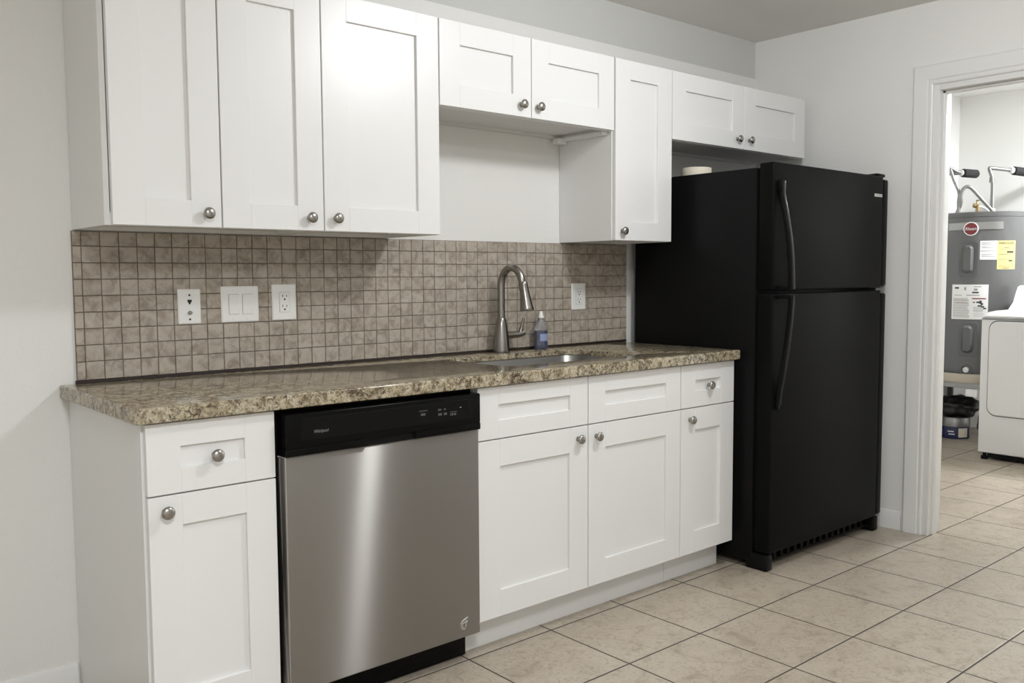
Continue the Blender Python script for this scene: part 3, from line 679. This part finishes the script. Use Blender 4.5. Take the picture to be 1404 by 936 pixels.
# pipes rising from the tank
def pp(name, pts, r, m_='galv', sm=5, par=None): return finish(name, tube(bm_new(), pts, r, 14, sm), m_, par or wh, smooth=60)
pp('flexible_pipe', [(5.968, .010, 1.652), (5.968, .012, 1.73), (5.972, .012, 1.80), (5.948, .042, 1.895), (5.931, .060, 1.965)], .0115)
pp('flexible_pipe', [(5.985, .030, 1.652), (5.968, -.004, 1.72), (5.955, -.010, 1.785), (5.968, -.030, 1.832), (5.992, -.062, 1.828), (6.040, -.12, 1.745), (6.085, -.166, 1.672), (6.095, -.172, 1.652)], .0125)
oc = pp('outlet_pipe', [(6.196, -.130, 1.652), (6.200, -.128, 1.74), (6.211, -.122, 1.876), (6.205, -.110, 1.945)], .0135)
finish('collar', lathe(bm_new(), [(.021, 0), (.021, .03), (.016, .034)], (6.196, -.130, 1.655), n=18), 'white_pl', oc, smooth=40)
finish('collar', lathe(bm_new(), [(.018, 0), (.018, .035)], (6.207, -.118, 1.875), n=18), 'galv', oc, smooth=40)
tv = finish('relief_valve', tube(bm_new(), [(6.012, -.102, 1.650), (6.012, -.102, 1.712)], .013, 12), 'brass', wh, smooth=40)
b = lathe(bm_new(), [(.010, 0), (.016, .004), (.016, .022), (.008, .026)], (6.008, -.098, 1.70), (-.5, .6, .1), 14); lathe(b, [(.006, 0), (.006, .03)], (6.012, -.102, 1.705), (.15, .2, 1), 10); box(b, 6.0, 6.03, -.11, -.095, 1.735, 1.742, .001)
finish('valve_body', b, 'brass', tv, smooth=40)
pp('valve_outlet', [(6.016, -.106, 1.695), (6.04, -.128, 1.690), (6.066, -.150, 1.668), (6.075, -.157, 1.652)], .0075, 'paper', 4, tv)
# supply pipes on the wall side: a thing each
cp_ = thing('supply_pipe', 'grey water supply pipe with short black foam end, left above the water heater', 'pipe', (6.018, .051, 1.945))
b = tube(bm_new(), [(5.80, LY-.002, 1.982), (5.80, .24, 1.982), (5.86, .19, 1.982), (5.972, .094, 1.983), (6.02, .05, 1.955), (6.052, .021, 1.945)], .012, 14, 5)
finish('pipe', b, 'galv', cp_, smooth=60)
finish('pipe', tube(bm_new(), [(5.94, LY-.002, 1.935), (5.94, .25, 1.936), (5.985, .16, 1.94), (6.02, .06, 1.943), (6.05, .024, 1.944)], .012, 14, 4), 'galv', cp_, smooth=60)
finish('foam_sleeve', lathe(bm_new(), [(.014, 0), (.030, .001), (.031, .006), (.031, .128), (.026, .136), (.012, .136)], (6.052, .022, 1.945), (.127, -.044, -.002), 20), 'foam', cp_, smooth=40)
finish('end_cap', lathe(bm_new(), [(.010, 0), (.014, .002), (.014, .012), (.003, .013)], (6.052+.128, .022-.0443, 1.9445), (.127, -.044, -.002), 16), 'white_pl', cp_, smooth=40)
finish('elbow', lathe(bm_new(), [(.010, 0), (.020, .004), (.022, .014), (.016, .022)], (6.036, .034, 1.946), (.127, -.044, -.002), 18), 'white_pl', cp_, smooth=50)
finish('outlet_pipe_run', tube(bm_new(), [(6.204, -.110, 1.940), (6.198, -.102, 1.978), (6.215, -.118, 1.978), (6.292, -.183, 1.967), (6.33, -.214, 1.961)], .013, 14, 5), 'galv', wh, smooth=60)
finish('foam_sleeve', tube(bm_new(), [(6.335, -.216, 1.960), (6.52, -.300, 1.945), (LX-.002, -.372, 1.935)], .031, 20), 'foam', wh, smooth=60)
finish('elbow', lathe(bm_new(), [(.012, 0), (.022, .004), (.026, .018), (.020, .030)], (6.31, -.198, 1.963), (.2, -.14, -.01), 18), 'white_pl', wh, smooth=50)

# ------------------------------------------------------------------ things under the stand
bxo = thing('storage_tub', 'navy and silver tub on the floor under the water heater', 'tub', (6.11, .075, 0))
b = lathe(bm_new(), [(.098, 0), (.100, .004), (.100, .085), (.098, .088)], (6.13, .06, 0), n=36)
finish('base', b, 'navy', bxo, smooth=40)
finish('lid', lathe(bm_new(), [(.100, .088), (.104, .090), (.104, .150), (.100, .156), (.002, .158)], (6.13, .06, 0), n=36), 'galv', bxo, smooth=40)
lab = loft(bm_new(), [[(6.13+.1008*math.cos(R(a)), .06+.1008*math.sin(R(a)), z) for a in range(218, 262, 6)] for z in (.012, .080)], False, False)
finish('paper_label', lab, 'cream', bxo, smooth=40)
lab = bm_new()
for z0_, z1_, aa, ab in ((.050, .058, 176, 206), (.030, .038, 180, 206)): loft(lab, [[(6.13+.1012*math.cos(R(a)), .06+.1012*math.sin(R(a)), z) for a in range(aa, ab, 6)] for z in (z0_, z1_)], False, False)
finish('printed_lines', lab, 'paper', bxo, smooth=0)
def blob(bm, c, rx, ry, rz, amp, seed, flat=.0):
    rnd = random.Random(seed); ph = [rnd.uniform(0, 6.28) for _ in range(8)]
    r = bmesh.ops.create_icosphere(bm, subdivisions=4, radius=1.)
    for v in r['verts']:
        p = v.co.copy(); k = 1+amp*(math.sin(5*p.x+ph[0])*math.sin(4*p.y+ph[1])+.6*math.sin(9*p.z+ph[2]+3*p.x)+.5*math.sin(11*p.y+ph[3]+4*p.z))
        v.co = Vector((c[0]+p.x*rx*k, c[1]+p.y*ry*k, max(c[2]+p.z*rz*k, c[2]-rz*flat if flat else -9)))
    return bm
o = finish('crumpled_bag', blob(bm_new(), (6.15, .045, .235), .135, .150, .085, .09, 3, .9), 'bag', smooth=60)
tag(o, 'crumpled black plastic bag lying on the navy tub', 'bag')
b = blob(bm_new(), (6.30, -.10, .10), .055, .06, .11, .06, 5, .9)
o = finish('dark_bundle', b, 'dkgrey', smooth=60); o.location.z = 0.0
tag(o, 'dark grey bundle on the floor behind the dryer corner', 'bundle')
bo = thing('floor_jug', 'small dark round jug on the floor beside the dryer', 'jug', (6.22, -.235, 0))
finish('jug_body', lathe(bm_new(), [(.045, 0), (.055, .006), (.060, .05), (.055, .10), (.03, .125), (.022, .13), (.022, .145)], (6.16, -.215, 0), n=24), 'black', bo, smooth=50)
finish('jug_label', loft(bm_new(), [[(6.16+.0605*math.cos(R(a)), -.215+.0605*math.sin(R(a)), z) for a in range(180, 225, 6)] for z in (.035, .06)], False, False), 'paper', bo, smooth=40)

# ------------------------------------------------------------------ dryer
DX0, DX1, DYa, DYb = 5.42, 6.12, -.388, -1.14
dr = thing('clothes_dryer', 'white front-loading clothes dryer seen through the doorway', 'dryer', ((DX0+DX1)/2, (DYa+DYb)/2, 0))
finish('body', box(bm_new(), DX0, DX1, DYa, DYb, .047, .925, .010, 3), 'dryer', dr, smooth=40)
def top_loop(x, zz): return [(x, DYa, .925), (x, DYa, zz-.02), (x, DYa-.012, zz-.006), (x, DYa-.03, zz), (x, DYb+.03, zz), (x, DYb+.012, zz-.006), (x, DYb, zz-.02), (x, DYb, .925)]
finish('top_panel', loft(bm_new(), [top_loop(DX0+.004, .934), top_loop(DX0-.004, .942), top_loop(DX0+.006, .954), top_loop(DX0+.06, .969), top_loop(DX0+.16, .974), top_loop(DX1, .976)]), 'dryer', dr, smooth=50)
def con_loop(y): return [(DX0+.42, y, .974), (DX0+.50, y, 1.02), (DX0+.545, y, 1.09), (DX0+.575, y, 1.125), (DX0+.62, y, 1.135), (DX1, y, 1.13), (DX1, y, .974)]
cn = finish('control_console', loft(bm_new(), [con_loop(DYa-.006), con_loop(DYb+.006)]), 'dryer', dr, smooth=50)
L0 = rrect(DYb+.055, DYa-.055, .300, .910, .055, 8)
def ringx(ins, x): return [(x, y, z) for y, z in rrect(DYb+.055+ins, DYa-.055-ins, .300+ins, .910-ins, .055-ins*.6, 8)]
finish('door_seam', loft(bm_new(), [ringx(-.007, DX0+.002), ringx(-.007, DX0-.0008)]), 'dkgrey', dr, smooth=0)
finish('door', loft(bm_new(), [ringx(0, DX0+.001), ringx(0, DX0-.010), ringx(.006, DX0-.016)]), 'dryer', dr, smooth=40)
finish('plinth', box(bm_new(), DX0+.03, DX1-.02, DYa-.05, DYb+.05, .012, .047), 'black_m', dr, smooth=0)
for yy_ in (DYa-.03, DYb+.03):
    for xx in (DX0+.04, DX1-.05): finish('foot', lathe(bm_new(), [(.022, 0), (.022, .02), (.012, .024), (.012, .048)], (xx, yy_, 0), n=16), 'black_m', dr)
